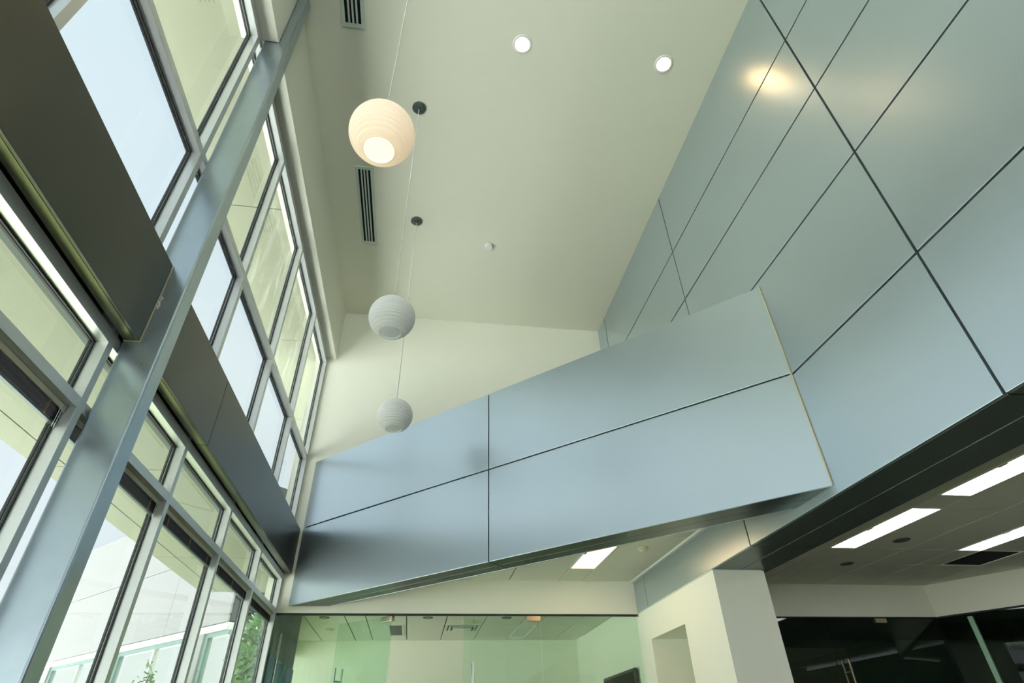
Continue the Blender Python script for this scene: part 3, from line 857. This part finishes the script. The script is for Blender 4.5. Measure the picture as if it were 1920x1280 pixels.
# ================================================================== OUTSIDE
# ---- roof eave over the windows, with panel joints
ev = tag(empty('roof_eave', (-1.45, 1.5, 3.35)), 'cream panelled roof eave outside over the upper windows', 'eave')
box('core', (-1.655, -1.201, YN - 3, 8.5, 3.362, 3.55), M['gasket'], ev)
ey = [YN - 3, -3.73, -2.03, -0.35, 1.37, 3.09, 4.812, 6.53, 8.5]
for a, b in zip(ey[:-1], ey[1:]):
    box('soffit_panel', (-1.667, -1.201, a + 0.004, b - 0.004, 3.35, 3.361), M['eave'], ev, bevel=0.001)
    box('edge_panel', (-1.667, -1.656, a + 0.004, b - 0.004, 3.362, 3.56), M['facade'], ev)
# ---- lower sun canopy
cn = tag(empty('sun_canopy', (-1.6, 1.5, 1.25)), 'cream panelled canopy outside over the lower windows', 'canopy')
box('core', (-2.005, -1.184, YN - 3, 6.0, 1.262, 1.42), M['gasket'], cn)
for a, b in zip(ey[:7], ey[1:7] + [6.0]):
    if b <= a: continue
    box('soffit_panel', (-1.862, -1.184, a + 0.004, min(b, 6.0) - 0.004, 1.25, 1.261), M['eave'], cn, bevel=0.001)
    box('edge_panel', (-2.02, -1.868, a + 0.004, min(b, 6.0) - 0.004, 1.25, 1.261), M['eave'], cn, bevel=0.001)
    box('fascia_panel', (-2.02, -2.006, a + 0.004, min(b, 6.0) - 0.004, 1.262, 1.43), M['facade'], cn)

# ---- white office wing standing at 45 degrees
FC = 7.0
FA = Vector((-7.46, FC + 7.46, 0)); FD = Vector((1, -1, 0)).normalized(); FN = Vector((1, 1, 0)).normalized()
FLEN = (Vector((-2.80, FC + 2.80, 0)) - FA).length
def fbox(s0, s1, d0, d1_, z0, z1):
    pts = [FA + FD * s + FN * d for s, d in ((s0, d0), (s1, d0), (s1, d1_), (s0, d1_))]
    return MB().prism([(p.x, p.y, z0) for p in pts], (0, 0, z1 - z0))
ob = tag(empty('office_building', ((FA + FD * FLEN / 2).x, (FA + FD * FLEN / 2).y, FZ)), 'white panelled office wing standing at an angle outside', 'building')
fbox(0.02, FLEN, 0.03, 2.5, 1.66, 3.84).build('wall', M['joint'], ob)
fbox(0.02, FLEN, 0.16, 2.5, FZ, 1.66).build('inner_wall', M['darkwall'], ob)
fs = [0.0, 2.35, 4.70, FLEN]
for a, b in zip(fs[:-1], fs[1:]):
    for z0, z1 in ((1.64, 2.755), (2.765, 3.86)):
        fbox(a + 0.004, b - 0.004, 0, 0.032, z0, z1).build('wall_panel', M['facade'], ob)
fbox(0, FLEN, 0.02, 0.16, 1.535, 1.632).build('window_head', M['frame_out'], ob)
for k, s in enumerate((0.0, 2.85, 5.70)):
    e = min(s + 2.85, FLEN)
    w_ = fbox(s + 0.30, e, 0.09, 0.10, -0.9, 1.53).build('window', M['farpane'], ob)
    fbox(s, s + 0.28, 0.02, 0.16, FZ, 1.532).build('post', M['facade'], ob)
    fbox(s + 0.28, s + 0.36, 0.05, 0.12, -0.9, 1.53).build('window_frame', M['teal'], w_)
    fbox(s + 0.36, e, 0.05, 0.12, 1.47, 1.53).build('window_frame', M['teal'], w_)
    fbox(s + 1.55, s + 1.60, 0.05, 0.12, -0.9, 1.47).build('glazing_bar', M['frame_out'], w_)
    fbox(s, e, 0.02, 0.16, FZ, -0.9).build('plinth', M['facade'], ob)

# ---- trees outside
def tree(x, y, h, cr, label, n):
    t = tag(empty('tree', (x, y, FZ)), label, 'tree', 'trees outside the lower windows')
    tk = MB().tube([(x, y, FZ - 0.02), (x + 0.03, y, FZ + h * 0.3), (x - 0.02, y + 0.02, FZ + h * 0.6), (x, y, FZ + h * 0.9)],
              [0.07, 0.055, 0.035, 0.012], 8).build('trunk', M['bark'], t)
    for k in range(6):
        a = k * 1.05; z = FZ + h * (0.42 + 0.07 * k)
        MB().tube([(x, y, z), (x + 0.4 * cr * math.cos(a), y + 0.4 * cr * math.sin(a), z + 0.18 * h), (x + 0.8 * cr * math.cos(a), y + 0.8 * cr * math.sin(a), z + 0.26 * h)],
                  [0.03, 0.018, 0.006], 6).build('branch', M['bark'], tk)
    mb = MB(); rnd = random.Random(n)
    for k in range(n):
        u, v, w = rnd.gauss(0, 1), rnd.gauss(0, 1), rnd.gauss(0, 1)
        q = math.sqrt(u * u + v * v + w * w); rr = rnd.random() ** 0.45
        clump = 1 + 0.28 * math.sin(5 * u / q + 2) * math.sin(4 * v / q) + 0.2 * math.sin(7 * w / q)
        c = Vector((x + cr * rr * clump * u / q, y + cr * rr * clump * v / q, FZ + h * 0.72 + 0.36 * h * rr * clump * w / q))
        d = Vector((rnd.uniform(-1, 1), rnd.uniform(-1, 1), rnd.uniform(-1, 1))).normalized()
        e = d.cross(Vector((rnd.uniform(-1, 1), rnd.uniform(-1, 1), rnd.uniform(-1, 1)))).normalized()
        s_ = rnd.uniform(0.030, 0.055)
        mb.poly([c - d * s_, c + e * s_ * 0.45, c + d * s_, c - e * s_ * 0.45], [(0, 1, 2, 3)])
    tag(mb.build('foliage', M['leaf'], t), 'loose green leaf crown', kind='stuff')
tree(-2.12, 8.9, 2.5, 0.25, 'leafy green tree seen through the last lower window', 5200)
tree(-3.75, 9.95, 1.95, 0.24, 'small tree added for the tree reflection low in the second lower window', 900)  # stands in for a tree mirrored in the wing's window panes
